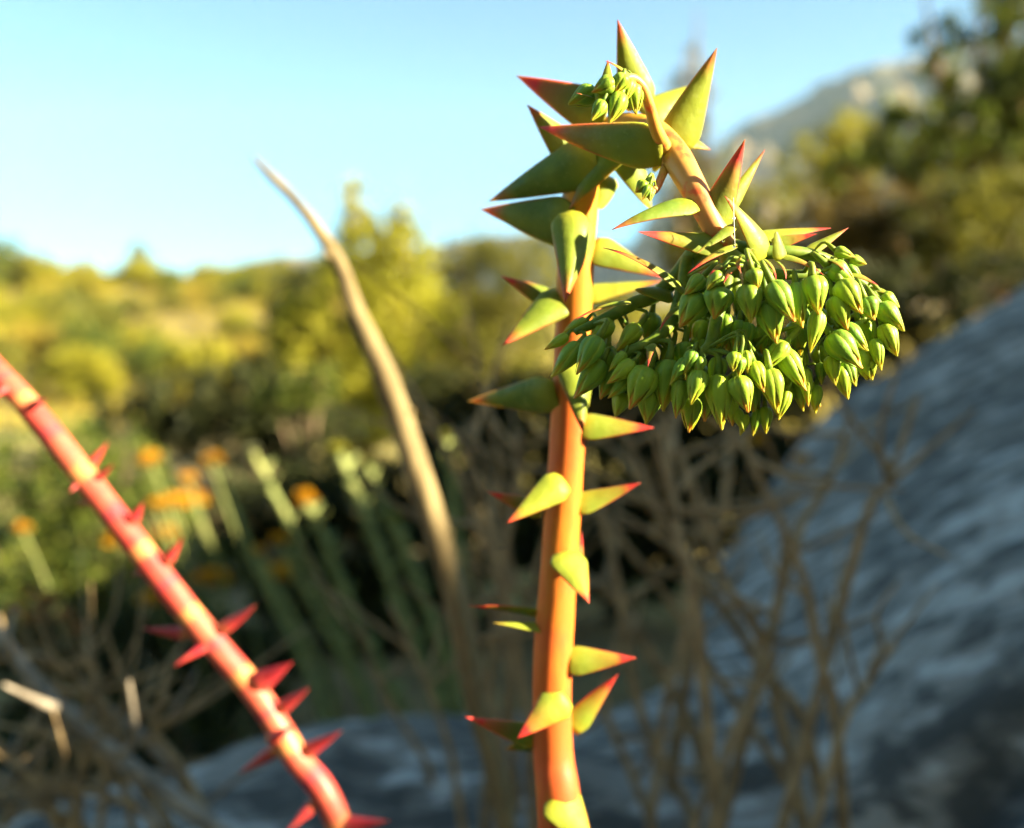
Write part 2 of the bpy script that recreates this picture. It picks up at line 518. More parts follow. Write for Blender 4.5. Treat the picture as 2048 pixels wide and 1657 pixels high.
def plant(name, label, cat, d, lobes, n, size, mat, slim=.45, group=None, bark='bark', seed=1, trunk=None, trunk_r=None, shell=.55, clump=.16):
    L = lobes_px(lobes, d)
    cs = np.array([l[0] for l in L])
    bx, by = (cs[:, 0].mean(), cs[:, 1].mean()) if trunk is None else P(*trunk)[:2]
    bz = support_z(bx, by)
    root = empty(name, (bx, by, bz))
    tag(root, label, cat, group)
    base = np.array([bx, by, bz - .02 * d / 3])
    hgt = cs[:, 2].max() - bz
    r0 = trunk_r or hgt * .028
    g = random.Random(seed)
    lowest = cs[:, 2].min()
    fork = base + (np.array([cs[:, 0].mean(), cs[:, 1].mean(), lowest]) - base) * .45
    specs = [([base, base * .5 + fork * .5 + np.array([hgt * .02, 0, 0]), fork], [r0, r0 * .85, r0 * .75])]
    for c, r in L:
        mid = fork * .45 + c * .55 + np.array([g.uniform(-1, 1), g.uniform(-1, 1), -.3]) * r * .25
        specs.append(([fork, mid, c, c + (c - mid) * .45], [r0 * .6, r0 * .4, r0 * .22, r0 * .05]))
        for q in range(3):
            e = c + np.array([g.uniform(-1, 1), g.uniform(-1, 1), g.uniform(.1, 1)]) * r * .85
            specs.append(([mid, (mid + e) / 2 + np.array([0, 0, .08]) * r, e], [r0 * .28, r0 * .16, r0 * .04]))
    multi_tube('trunk', specs, bark, root)
    V, Fq, cv = leaf_cloud(L, n, size, slim, seed, clump, shell)
    add_mesh('crown', mesh_np('crown', V, Fq, {'cv': cv}, smooth=False), M[mat], root)
    return root

plant('two_spired_bush', 'tall yellow green bush with two pointed tops', 'bush', 4.0,
      [(712, 430, 26, 62), (800, 450, 24, 58), (725, 520, 60, 70), (810, 530, 60, 70), (690, 610, 80, 80), (800, 630, 95, 80), (660, 710, 75, 75), (770, 740, 90, 75), (600, 650, 45, 60), (720, 830, 100, 60)],
      15000, .035, 'f_bright', seed=3)
plant('round_bush', 'round olive bush right beside the two spired bush', 'bush', 4.8,
      [(900, 600, 60, 80), (960, 560, 70, 80), (1040, 560, 70, 80), (940, 680, 70, 70), (1030, 690, 80, 90), (890, 740, 60, 60)],
      9000, .035, 'f_olive', seed=4)
plant('dusky_bush', 'grey brown bush behind the curved dry stalk', 'bush', 5.6,
      [(580, 610, 45, 55), (630, 570, 40, 45), (590, 700, 60, 60), (540, 740, 50, 40)], 4000, .04, 'f_dark', seed=5)
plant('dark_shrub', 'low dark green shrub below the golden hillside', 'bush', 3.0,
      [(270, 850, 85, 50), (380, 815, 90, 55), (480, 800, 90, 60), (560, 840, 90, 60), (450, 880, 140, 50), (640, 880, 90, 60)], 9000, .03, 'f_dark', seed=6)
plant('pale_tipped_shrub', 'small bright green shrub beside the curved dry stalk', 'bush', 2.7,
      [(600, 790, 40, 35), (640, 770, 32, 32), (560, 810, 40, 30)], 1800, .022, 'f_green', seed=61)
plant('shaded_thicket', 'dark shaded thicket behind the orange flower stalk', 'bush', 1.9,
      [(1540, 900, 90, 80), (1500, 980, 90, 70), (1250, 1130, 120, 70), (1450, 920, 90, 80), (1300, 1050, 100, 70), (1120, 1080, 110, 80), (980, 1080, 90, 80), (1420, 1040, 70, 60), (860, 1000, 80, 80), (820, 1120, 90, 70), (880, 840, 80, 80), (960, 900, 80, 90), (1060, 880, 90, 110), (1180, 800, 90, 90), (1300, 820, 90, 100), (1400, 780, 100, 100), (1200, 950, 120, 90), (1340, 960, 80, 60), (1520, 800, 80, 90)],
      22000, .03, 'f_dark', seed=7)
plant('small_leaved_bush', 'small leaved green bush with orange flowers behind the pink stalk', 'bush', 1.55,
      [(40, 940, 85, 65), (150, 930, 90, 70), (250, 960, 80, 70), (60, 1060, 100, 80), (190, 1070, 110, 80), (310, 1050, 70, 80), (100, 1180, 120, 80), (260, 1190, 100, 80), (380, 1160, 70, 80)],
      12000, .014, 'f_green', seed=8, clump=.2)
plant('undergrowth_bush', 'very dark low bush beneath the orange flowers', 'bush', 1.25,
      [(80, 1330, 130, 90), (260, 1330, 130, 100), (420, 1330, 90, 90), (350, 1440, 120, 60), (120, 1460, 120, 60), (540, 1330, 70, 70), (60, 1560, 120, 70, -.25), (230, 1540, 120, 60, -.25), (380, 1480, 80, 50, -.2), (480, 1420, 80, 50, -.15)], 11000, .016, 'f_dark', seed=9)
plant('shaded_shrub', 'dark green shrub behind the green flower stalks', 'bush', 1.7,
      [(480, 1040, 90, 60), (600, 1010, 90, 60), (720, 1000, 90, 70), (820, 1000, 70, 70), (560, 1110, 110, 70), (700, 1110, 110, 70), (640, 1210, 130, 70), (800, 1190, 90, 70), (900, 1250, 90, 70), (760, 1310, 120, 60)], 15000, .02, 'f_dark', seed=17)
# right hand side
plant('olive_hedge_bush', 'yellow olive bush between the bud head and the mountain', 'bush', 3.6,
      [(1440, 440, 60, 70), (1530, 420, 60, 60), (1480, 510, 90, 70), (1380, 480, 60, 80)], 5000, .03, 'f_olive', seed=10)
plant('brown_bush', 'brownish olive bush with rusty tips under the dark tree', 'bush', 3.3,
      [(1640, 470, 75, 65), (1720, 440, 60, 60), (1790, 480, 80, 70), (1700, 540, 110, 70)], 7000, .028, 'f_brown', seed=11)
plant('wide_olive_bush', 'wide olive bush above the upper edge of the rock', 'bush', 3.1,
      [(1890, 450, 85, 70), (1980, 430, 80, 80), (2070, 440, 80, 90), (1930, 530, 110, 60), (2050, 520, 90, 60)], 8000, .028, 'f_olive', seed=12)
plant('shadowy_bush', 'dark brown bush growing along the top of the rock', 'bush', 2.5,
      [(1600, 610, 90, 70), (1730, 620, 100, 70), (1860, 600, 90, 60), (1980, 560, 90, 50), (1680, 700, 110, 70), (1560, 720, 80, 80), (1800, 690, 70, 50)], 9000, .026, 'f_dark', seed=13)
plant('dark_tree', 'dark leafy tree with warm brown limbs before the mountain', 'tree', 6.0,
      [(1700, 350, 70, 40), (1790, 310, 80, 50), (1880, 340, 90, 50), (1830, 245, 70, 45), (1920, 250, 70, 60), (2000, 330, 90, 60), (2010, 240, 80, 60), (1880, 160, 35, 60), (1865, 75, 38, 35), (2010, 150, 60, 45), (1960, 60, 45, 45), (2060, 40, 70, 60), (2100, 200, 90, 110), (2030, -60, 90, 80), (2160, 330, 100, 90)],
      16000, .06, 'f_green', seed=14, bark='warm_bark', trunk=(2010, 500, 6.0), clump=.14)
plant('pale_bush', 'pale yellow green bush in front of the mountain slope', 'bush', 13,
      [(1650, 300, 45, 45), (1700, 265, 40, 45), (1620, 350, 60, 50), (1700, 340, 60, 50)], 3500, .09, 'f_yellow', seed=15)
plant('slender_tree', 'thin sparse grey green tree behind the upright leaf', 'tree', 9,
      [(1392, 120, 22, 34), (1372, 190, 34, 48), (1410, 210, 26, 50), (1370, 280, 50, 50), (1340, 350, 50, 50), (1420, 330, 40, 50)], 1300, .07, 'f_grey', seed=16)

# hillside shrubs: shared crowns, each a thing of its own
protos = []
for s, mt in enumerate(('f_yellow', 'f_gold', 'f_olive', 'f_green')):
    g = np.random.default_rng(40 + s)
    L = [(np.array([g.uniform(-.45, .45), g.uniform(-.45, .45), g.uniform(.35, .8)]), np.array([1, 1, .8]) * g.uniform(.35, .55)) for _ in range(6)]
    V, Fq, cv = leaf_cloud(L, 2600, .11, .5, 50 + s, .2)
    cm = mesh_np('crown', V, Fq, {'cv': cv}, smooth=False); cm.materials.append(M[mt])
    spec = [([np.array([0, 0, -.1]), np.array([0, 0, .15]), c * .8, c], [.05, .04, .025, .01]) for c, r in L]
    Vt, Ft = [], []
    for pts, rad in spec:
        v, f, _ = tube_geo(pts, rad, 5, 5); o_ = len(Vt); Vt += list(v); Ft += [tuple(i + o_ for i in q) for q in f]
    tm = mesh_np('trunk', Vt, Ft); tm.materials.append(M['bark'])
    protos.append((cm, tm))
HS_LABEL = ['yellow green shrub on the sunlit hillside', 'golden dry shrub on the sunlit hillside', 'olive shrub on the sunlit hillside', 'green shrub on the sunlit hillside']
g = random.Random(21)
def hill_shrub(kind, x, y, s, sz=1.0):
    z = ground_z(x, y)
    r = empty('hillside_shrub', (x, y, z))
    r.scale = (s, s, s * sz); r.rotation_euler = (0, 0, g.uniform(0, 6.28))
    tag(r, HS_LABEL[kind], 'shrub', HS_LABEL[kind].split(' on ')[0] + 's')
    for nm, me in (('crown', protos[kind][0]), ('trunk', protos[kind][1])):
        o = bpy.data.objects.new(nm, me); COL.objects.link(o); o.parent = r
for i in range(150):
    d = 11 + 40 * g.random() ** .8
    px = g.uniform(-120, 760) if i < 132 else g.uniform(760, 1500)
    x = d * (px - CX) / F
    kind = g.choices((0, 1, 2, 3), (5, 2.6, 2.6, 2))[0]
    hill_shrub(kind, x, d, g.uniform(.35, .85) * (.6 + d / 40), g.uniform(.7, 1.1))
for px, d, s, sz, k in ((170, 47, 1.5, 1.1, 0), (292, 50, .9, 2.6, 2), (30, 44, 1.6, 1.1, 3), (90, 46, 1.4, .9, 0), (235, 47, 1.3, .8, 2), (350, 48, 1.4, .9, 0), (430, 46, 1.5, .8, 1), (510, 44, 1.8, .8, 0), (-30, 40, 1.8, 1.3, 3), (390, 30, 1.1, .7, 1)):
    hill_shrub(k, d * (px - CX) / F, d, s, sz)

# dry grass tufts as stuff on the hillside
gN = 9000
dd = 9 + 38 * RNG.random(gN) ** 1.3
pxs = RNG.uniform(-200, 2200, gN)
V = []
for d, px in zip(dd, pxs):
    x = d * (px - CX) / F; z = ground_z(x, d)
    for _ in range(2):
        a = RNG.uniform(0, 6.28); hh = RNG.uniform(.10, .32) * (.6 + d / 40); lx, ly = RNG.normal(0, .10, 2); wd = .006 + d * .0006
        ox, oy = RNG.normal(0, .05, 2)
        V += [(x + ox - wd * math.cos(a), d + oy - wd * math.sin(a), z - .02), (x + ox + wd * math.cos(a), d + oy + wd * math.sin(a), z - .02), (x + ox + lx + wd * .2, d + oy + ly, z + hh), (x + ox + lx - wd * .2, d + oy + ly, z + hh)]
cv = np.repeat(RNG.random(len(V) // 4), 4)
o = add_mesh('dry_grass', mesh_np('dry_grass', V, np.arange(len(V)).reshape(-1, 4), {'cv': cv}, smooth=False), M['f_gold'])
tag(o, 'dry golden grass scattered over the slope', 'grass', kind='stuff')

# ---------------------------------------------------------------- dry twigs
def grow_down(pts, r):
    """carry a stem that leaves the picture on down to what it stands on"""
    pts = [np.asarray(p, float) for p in pts]
    dirn = pts[-1] - pts[-2]; dirn /= np.linalg.norm(dirn)
    dirn = dirn * .6 + np.array([0, .05, -.8]); dirn /= np.linalg.norm(dirn)
    p = pts[-1].copy()
    for _ in range(200):
        if p[2] <= support_z(p[0], p[1]) + .002: break
        p = p + dirn * .01
    else: return pts
    if np.linalg.norm(p - pts[-1]) > .012:
        pts += [(pts[-1] + p) / 2, p + dirn * .006]
    return pts

def twig(name, label, cat, group, pts, wpx, mat='dry_twig', taper=.45, side=0, seed=0, down=True):
    """pts: (px, py, depth) from the tip downward"""
    W = [P(*p) for p in pts]
    d = pts[len(pts) // 2][2]
    r = 1.7 * wpx * d / F / 2
    W2 = grow_down(W, r) if down else W
    k = len(W2)
    rad = [r * (taper + (1 - taper) * i / (k - 1)) for i in range(k)]
    root = empty(name, W2[-1])
    tag(root, label, cat, group)
    tube('stem', W2, rad, mat, root, n=6 * k, seg=8, wob=.25)
    g = random.Random(seed)
    for i in range(side):
        t = g.uniform(.05, .75); a = catmull(W, 50)[int(t * 49)]
        L = g.uniform(.04, .11) * d / .6
        dr = np.array([g.uniform(-1, 1), g.uniform(-.6, .6), g.uniform(-.1, .9)]); dr /= np.linalg.norm(dr)
        b = a + dr * L * .5; c = a + dr * L + np.array([g.uniform(-.3, .3), 0, g.uniform(-.1, .4)]) * L
        tube('side_twig', [a, b, c], [r * .5, r * .4, r * .15], mat, root, n=8, seg=5, wob=.2)
    return root

GR = 'thin brown twigs rising from the rock'
LB = 'thin dry brown twig standing before the shaded rock'
for i, (pts, wp) in enumerate([
    ([(1322, 840), (1337, 919), (1349, 1003), (1357, 1077), (1390, 1200)], 17),
    ([(1235, 840), (1263, 904), (1303, 1003), (1362, 1116), (1455, 1229), (1524, 1333), (1600, 1430)], 18),
    ([(1330, 840), (1357, 904), (1406, 1037), (1455, 1175), (1524, 1284)], 16),
    ([(1480, 870), (1529, 978), (1569, 1062), (1613, 1175), (1638, 1308), (1672, 1446)], 17),
    ([(1458, 850), (1455, 963), (1431, 1077), (1400, 1180)], 17),
    ([(1702, 820), (1672, 929), (1633, 1003), (1590, 1080)], 15),
    ([(1835, 790), (1776, 963), (1730, 1040)], 15),
    ([(1170, 1150), (1239, 1205), (1283, 1274), (1337, 1372), (1396, 1481)], 22),
    ([(1150, 860), (1165, 914), (1204, 1037), (1239, 1185), (1268, 1372), (1303, 1481), (1377, 1619)], 15),
    ([(1569, 1062), (1554, 1210), (1534, 1308), (1455, 1496)], 15),
    ([(1790, 1290), (1732, 1372), (1690, 1440)], 13),
    ([(1180, 980), (1250, 1090), (1330, 1190), (1420, 1330), (1520, 1480), (1600, 1600)], 13),
    ([(1420, 1000), (1380, 1130), (1370, 1250), (1330, 1420)], 13),
    ([(1560, 1300), (1500, 1420), (1440, 1540), (1400, 1620)], 13),
    ([(1660, 1180), (1650, 1330), (1600, 1480), (1540, 1600)], 12),
    ([(1240, 1250), (1210, 1400), (1260, 1540), (1300, 1640)], 14),
]):
    d0 = .50 + .016 * (i * 7 % 10)
    k = len(pts)
    twig('dry_twig', LB, 'twig', GR, [(p[0], p[1], d0 - .03 * j / k) for j, p in enumerate(pts)], wp, 'dry_twig', side=4, seed=i)
GR2 = 'thin brown twigs behind the orange flower stalk'
LB2 = 'thin dry brown twig between the curved dry stalk and the orange flower stalk'
for i, (pts, wp) in enumerate([
    ([(905, 860), (963, 972), (992, 1103), (1016, 1200), (1050, 1400)], 14),
    ([(915, 520), (950, 690), (985, 860), (1010, 1000), (1020, 1200)], 9),
    ([(1040, 860), (1030, 1000), (1000, 1150), (985, 1300)], 13),
    ([(929, 1090), (973, 1210), (1040, 1330), (1060, 1450)], 13),
    ([(770, 690), (830, 790), (890, 900), (960, 1050), (1000, 1200), (1020, 1380)], 12),
    ([(870, 1000), (930, 1170), (960, 1330), (1000, 1480)], 12),
    ([(1100, 1050), (1060, 1180), (1020, 1330)], 12),
    ([(780, 1210), (850, 1360), (900, 1500)], 11),
    ([(720, 1240), (760, 1370), (850, 1520)], 11),
]):
    d0 = .55 + .02 * (i * 3 % 5)
    twig('dry_twig', LB2, 'twig', GR2, [(p[0], p[1], d0) for p in pts], wp, 'dry_twig', side=3, seed=30 + i)
GR3 = 'tangled grey brown twigs at the foot of the dark bush'
LB3 = ['thick grey twig slanting down through the tangle below the pink stalk', 'curled brown twig hooking over within the tangle', 'brown twig crossing under the thick grey twig',
       'stout brown twig lowest in the tangle, bending down', 'thin straight brown twig lying nearly level in the tangle', 'upright brown twig with a crook beside the pink stalk', 'grey twig parallel to the pink stalk between it and the tangle',
       'short bent grey twig at the foot of the tangle', 'thin wavy twig standing up through the tangle', 'thin arched twig over the thick grey twig', 'thin twig lying along the rock under the tangle']
for i, (pts, wp, mt) in enumerate([
    ([(-40, 1235), (0, 1278), (74, 1370), (153, 1444), (295, 1561), (417, 1647), (470, 1700)], 26, 'grey_twig'),
    ([(40, 1375), (80, 1377), (172, 1389), (209, 1432), (184, 1475), (160, 1560)], 14, 'dry_twig'),
    ([(55, 1444), (153, 1499), (258, 1549), (330, 1640)], 14, 'dry_twig'),
    ([(-20, 1475), (37, 1530), (80, 1604), (141, 1653), (190, 1720)], 18, 'dry_twig'),
    ([(61, 1561), (184, 1585), (276, 1616), (330, 1690)], 11, 'dry_twig'),
    ([(330, 1385), (307, 1456), (356, 1530), (417, 1647)], 16, 'dry_twig'),
    ([(220, 1420), (300, 1490), (390, 1600), (440, 1690)], 17, 'grey_twig'),
    ([(-20, 1590), (40, 1560), (90, 1600), (120, 1680)], 12, 'grey_twig'),
    ([(160, 1300), (190, 1360), (170, 1440), (210, 1540), (200, 1660)], 10, 'dry_twig'),
    ([(-30, 1330), (60, 1310), (130, 1340), (220, 1430), (250, 1560)], 10, 'dry_twig'),
    ([(0, 1650), (60, 1620), (150, 1640), (200, 1700)], 10, 'dry_twig'),
]):
    d0 = .52 + .02 * (i % 4)
    twig('dead_twig', LB3[i], 'twig', GR3, [(p[0], p[1], d0) for p in pts], wp, mt, side=5, seed=60 + i, taper=.55)

# the curved dry stalk
pts = [(506, 314), (545, 355), (590, 400), (640, 465), (676, 525), (715, 630), (757, 720), (802, 840), (838, 950), (880, 1080), (915, 1220), (945, 1380), (985, 1530), (1012, 1657)]
wd = [7, 15, 17, 22, 26, 34, 40, 44, 46, 44, 41, 38, 36, 34]
W = [P(a, b, .43) for a, b in pts]
Wd = grow_down(W, .005)
rd = [x * 1.15 * .43 / F / 2 for x in wd] + [.004] * (len(Wd) - len(W))
r = empty('dry_flower_stalk', Wd[-1])
tag(r, 'tall pale tan dry stalk curving over to a thin tip against the sky', 'stalk')
tube('stem', Wd, rd, 'dry_stalk', r, n=110, seg=14, wob=.18)
for i in (4, 6, 7, 8, 9, 10, 11):      # shrivelled leaf scars along it
    a = W[i]; s = 1 if i % 2 else -1
    tube('leaf_scar', [a, a + np.array([s * .0045, -.002, .003]), a + np.array([s * .0062, -.003, .006])], [.0030, .0018, .0004], 'dry_stalk', r, n=6, seg=6)

# ---------------------------------------------------------------- green stalks with orange heads
def flower_head(parent, c, rad, mat, seed):
    g = np.random.default_rng(seed)
    k = 70
    d = g.normal(size=(k, 3)); d[:, 2] = np.abs(d[:, 2]) * .7; d /= np.linalg.norm(d, axis=1)[:, None]
    V = []
    for q in d:
        a = np.asarray(c) + q * rad * .25; b = np.asarray(c) + q * rad
        s = np.cross(q, g.normal(size=3)); s /= np.linalg.norm(s); s *= rad * .2
        V += [a, (a + b) / 2 + s, b, (a + b) / 2 - s]
    return add_mesh('flower_head', mesh_np('flower_head', V, np.arange(len(V)).reshape(-1, 4), {'cv': np.repeat(g.random(k), 4)}, smooth=False), M[mat], parent)

ST = [([(676, 905), (722, 1010), (765, 1120), (830, 1290), (880, 1420)], 34, 'f_yellow', 22, 'green stalk topped by a pale yellow green bud'),
      ([(610, 1005), (650, 1080), (682, 1170), (742, 1300), (800, 1420)], 34, 'f_flower', 26, 'green stalk topped by an orange flower beside the pale budded one'),
      ([(505, 905), (570, 1030), (640, 1180), (690, 1290), (740, 1420)], 26, 'f_grey', 16, 'greyish stalk with a faded head among orange flowers'),
      ([(892, 880), (902, 960), (925, 1150), (950, 1330)], 30, 'f_olive', 18, 'stout yellow green stalk behind the curved dry stalk'),
      ([(790, 1040), (850, 1200), (900, 1330)], 26, 'f_yellow', 14, 'short green stalk leaning toward the curved dry stalk'),
      ([(560, 1085), (620, 1200), (690, 1330), (740, 1430)], 24, 'f_flower', 22, 'green stalk with a small golden flower, lower than its neighbour'),
      ([(515, 1110), (580, 1230), (650, 1350)], 22, 'f_flower', 18, 'short stalk with dull orange flower, lowest of the stalks'),
      ([(735, 930), (770, 1020), (810, 1120), (870, 1270)], 22, 'f_olive', 13, 'thin olive stalk behind the pale budded stalk'),
      ([(430, 925), (470, 1020), (520, 1150), (590, 1290), (640, 1400)], 20, 'f_flower', 20, 'tall thin stalk with an orange flower beside the small leaved bush')]
for i, (pts, wp, fm, fr, lb) in enumerate(ST):
    d = .98 + .04 * (i % 4)
    W = grow_down([P(a, b, d) for a, b in pts], .01)
    r0 = wp * d / F / 2
    root = empty('budding_stalk', W[-1]); tag(root, lb, 'stalk', 'green flower stalks behind the pink stalk')
    tube('stem', W, [r0 * (.5 + .5 * j / (len(W) - 1)) for j in range(len(W))], 'green_stalk', root, n=40, seg=8, wob=.35)
    cc = catmull(W, 60); g = random.Random(i)
    for j in range(3, 50, 2):           # short stubby leaves
        a = cc[j]; th = j * 2.4; q = np.array([math.cos(th), math.sin(th), .7]); q /= np.linalg.norm(q)
        L = r0 * g.uniform(1.8, 2.8)
        tube('leaf', [a, a + q * L * .5, a + q * L], [r0 * .5, r0 * .42, r0 * .06], 'green_stalk', root, n=5, seg=5)
    flower_head(root, W[0] + np.array([0, 0, .002]), fr * d / F, fm, i)

# free orange blossoms of the small leaved bush, each on its own stem
FL = [(375, 960), (345, 1010), (385, 1005), (310, 1015), (330, 1075), (430, 1165), (400, 1160), (300, 1205), (235, 1085), (420, 925), (300, 925), (560, 1155), (45, 1060)]
for i, (a, b) in enumerate(FL):
    d = 1.12 + .05 * (i % 3)
    c = P(a, b, d)
    W = grow_down([c, c + np.array([.012, .01, -.05]), c + np.array([.03, .02, -.13])], .003)
    root = empty('orange_flower', W[-1])
    tag(root, 'orange blossom on a thin stem before the small leaved bush', 'flower', 'orange blossoms by the small leaved bush')
    tube('stem', W, [.0018] * (len(W) - 1) + [.0022], 'green_stalk', root, n=14, seg=5)
    flower_head(root, c, (20 + 8 * (i % 3)) * d / F, 'f_flower', 100 + i)
for i, (a, b) in enumerate([(60, 1190), (95, 1205), (130, 1235), (70, 1240), (160, 1260), (30, 1225)]):
    d = .86 + .03 * (i % 2)
    c = P(a, b, d)
    W = grow_down([c, c + np.array([.01, .01, -.05]), c + np.array([.02, .02, -.12])], .003)
    root = empty('dried_flower', W[-1])
    tag(root, 'dried rusty brown flower head above the tangled twigs', 'flower', 'dried flower heads above the tangled twigs')
    tube('stem', W, [.0018] * len(W), 'dry_twig', root, n=14, seg=5)
    flower_head(root, c, (20 + 5 * (i % 2)) * d / F, 'f_dryflower', 140 + i)
for i, (a, b, d, lb) in enumerate([(1515, 885, .95, 'golden flower hanging low behind the bud head'), (1603, 925, .95, 'yellow flower beside the upper twigs on the rock'), (1638, 1560, .66, 'tiny yellow flower low on the rock')]):
    c = P(a, b, d)
    W = grow_down([c, c + np.array([-.008, .004, -.04]), c + np.array([-.014, .006, -.09])], .002)
    root = empty('yellow_flower', W[-1]); tag(root, lb, 'flower')
    tube('stem', W, [.0014] * len(W), 'dry_twig', root, n=12, seg=5)
    flower_head(root, c, 22 * d / F, 'f_flower', 170 + i)

# ---------------------------------------------------------------- fleshy leaves
def leaf_mesh(name, base, tip, width, nrm, bend=0.0, thick=.17, red=1.0, pale=0.0, cup=.12, conv=.95, nu=18, nk=14, twist=0.0):
    base, tip = np.asarray(base), np.asarray(tip)
    ax = tip - base; L = np.linalg.norm(ax); ax /= L
    nrm = np.asarray(nrm, float); nrm = nrm - ax * nrm.dot(ax); nrm /= np.linalg.norm(nrm)
    ctrl = (base + tip) / 2 + nrm * bend * L
    V, U, A = [], [], []
    for i in range(nu):
        u = (i / (nu - 1)) ** .9
        c = (1 - u) ** 2 * base + 2 * u * (1 - u) * ctrl + u * u * tip
        tg = 2 * (1 - u) * (ctrl - base) + 2 * u * (tip - ctrl); tg /= np.linalg.norm(tg)
        n_ = nrm - tg * nrm.dot(tg); n_ /= np.linalg.norm(n_)
        s_ = np.cross(tg, n_)
        tw = twist * u
        n_, s_ = n_ * math.cos(tw) + s_ * math.sin(tw), s_ * math.cos(tw) - n_ * math.sin(tw)
        s = max(0., (u - .16) / .84)
        h = width / 2 * min(1., .68 + .32 * (u / .16) ** .7 if u < .16 else 1) * (1 - s ** 1.12) ** conv
        h = max(h, width * .006)
        t = thick * width * (.55 + .45 * (1 - u)) * (1 - s ** 2.2) ** .8 * .5
        t *= .45 + .55 * min(1., u / .12); t = min(max(t, width * .004), h)
        for k in range(nk):
            a = 2 * math.pi * k / nk
            ca, sa = math.cos(a), math.sin(a)
            x = h * math.copysign(abs(ca) ** .85, ca)
            zz = t * math.copysign(abs(sa) ** 1.35, sa) * (1.0 if sa > 0 else .75) * (1 + .5 * (abs(sa) ** 7 if sa > 0 else 0))
            zz -= cup * h * ca * ca
            wv = .025 * width * mn.noise(Vector((u * 4 + base[0] * 300, ca * 1.5, base[2] * 200)))
            V.append(c + s_ * x + n_ * (zz + wv)); U.append(u); A.append(ca)
    Fc = [(i * nk + k, i * nk + (k + 1) % nk, (i + 1) * nk + (k + 1) % nk, (i + 1) * nk + k) for i in range(nu - 1) for k in range(nk)]
    Fc.append(tuple(range(nk - 1, -1, -1))); Fc.append(tuple((nu - 1) * nk + k for k in range(nk)))
    return mesh_np(name, V, Fc, {'u': U, 'v': A, 'red': [red] * len(U), 'pale': [pale] * len(U)})

NV = lambda a, b, c: a * RGT - b * FWD + c * UPV     # (right, toward the camera, up)
def leaf(parent, b, t, wpx, nrm, name='leaf', mat='leaf', dref=None, **kw):
    B, T = H(*b), H(*t)
    wd = wpx * (D0 + b[2] / 1000) / F
    return add_mesh(name, leaf_mesh(name, B, T, wd, NV(*nrm), **kw), M[mat], parent)

# ---------------------------------------------------------------- the main flower stalk
stem_px = [(1120, 1657, 52), (1107, 1500, 52), (1104, 1350, 50), (1113, 1200, 49), (1127, 1000, 47), (1137, 850, 45), (1143, 700, 42), (1150, 560, 38), (1158, 430, 35), (1168, 350, 32), (1195, 285, 29), (1245, 258, 25), (1300, 262, 19)]
stem_w = [90, 80, 78, 76, 72, 72, 72, 74, 74, 68, 66, 62, 56]
W = [H(*p) for p in stem_px]
R = [w_ * (D0 + p[2] / 1000) / F / 2 for p, w_ in zip(stem_px, stem_w)]
down = [np.array([W[0][0] + .004, W[0][1] + .012, W[0][2] - .07]), np.array([W[0][0] + .010, W[0][1] + .03, 0])]
down[1][2] = support_z(down[1][0], down[1][1]) - .01
PL = empty('succulent_flower_stalk', down[1] + np.array([0, 0, .01]))
tag(PL, 'orange stemmed succulent with pointed green leaves and a drooping head of green buds', 'succulent plant')
tube('stem', [down[1], down[0]] + W, [R[0] * 1.1, R[0] * 1.03] + R, 'stalk', PL, n=90, seg=20, wob=.06)

arch_px = [(1262, 262, 24, 46), (1305, 262, 17, 50), (1342, 300, 12, 58), (1370, 345, 9, 58), (1396, 395, 6, 52), (1425, 450, 5, 46), (1450, 490, 6, 42), (1465, 540, 8, 34)]
tube('arching_branch', [H(*p[:3]) for p in arch_px], [p[3] * (D0 + p[2] / 1000) / F / 2 for p in arch_px], 'arch', PL, n=44, seg=16, wob=.06)

# branchlets that carry the buds
BR = {
 'right': ([(1455, 492, 6, 34), (1520, 505, 5, 30), (1590, 505, 5, 26), (1655, 520, 7, 22), (1715, 560, 9, 18), (1762, 600, 12, 14), (1780, 640, 13, 8)], 'branchlet'),
 'rightlow': ([(1470, 520, 8, 30), (1540, 560, 10, 26), (1620, 610, 10, 22), (1680, 660, 11, 18), (1735, 690, 13, 12)], 'branchlet'),
 'left': ([(1440, 470, 7, 30), (1392, 505, 10, 36), (1352, 555, 12, 34), (1310, 592, 12, 30), (1262, 610, 12, 28), (1205, 640, 11, 22), (1150, 665, 11, 14)], 'branchlet'),
 'leftlow': ([(1375, 520, 10, 30), (1365, 575, 8, 26), (1345, 640, 8, 26), (1310, 680, 6, 26), (1265, 700, 5, 20), (1240, 720, 5, 12)], 'branchlet'),
 'front': ([(1455, 510, 8, 30), (1450, 580, 8, 28), (1430, 650, 4, 26), (1420, 690, 1, 24), (1400, 705, -1, 16)], 'branchlet'),
 'low': ([(1460, 530, 9, 30), (1480, 620, 9, 26), (1495, 690, 5, 24), (1520, 720, 3, 20), (1545, 740, 3, 14)], 'branchlet'),
 'top': ([(1450, 500, 6, 28), (1490, 525, 2, 24), (1535, 545, -1, 22), (1590, 550, -1, 20), (1640, 545, 0, 16)], 'branchlet'),
}
BPTS = []
for k, (pp, mt) in BR.items():
    tube('branchlet', [H(*p[:3]) for p in pp], [p[3] * (D0 + p[2] / 1000) / F / 2 for p in pp], mt, PL, n=26, seg=10, wob=.08)
    BPTS += list(catmull([H(*p[:3]) for p in pp], 30))
BPTS = np.array(BPTS)

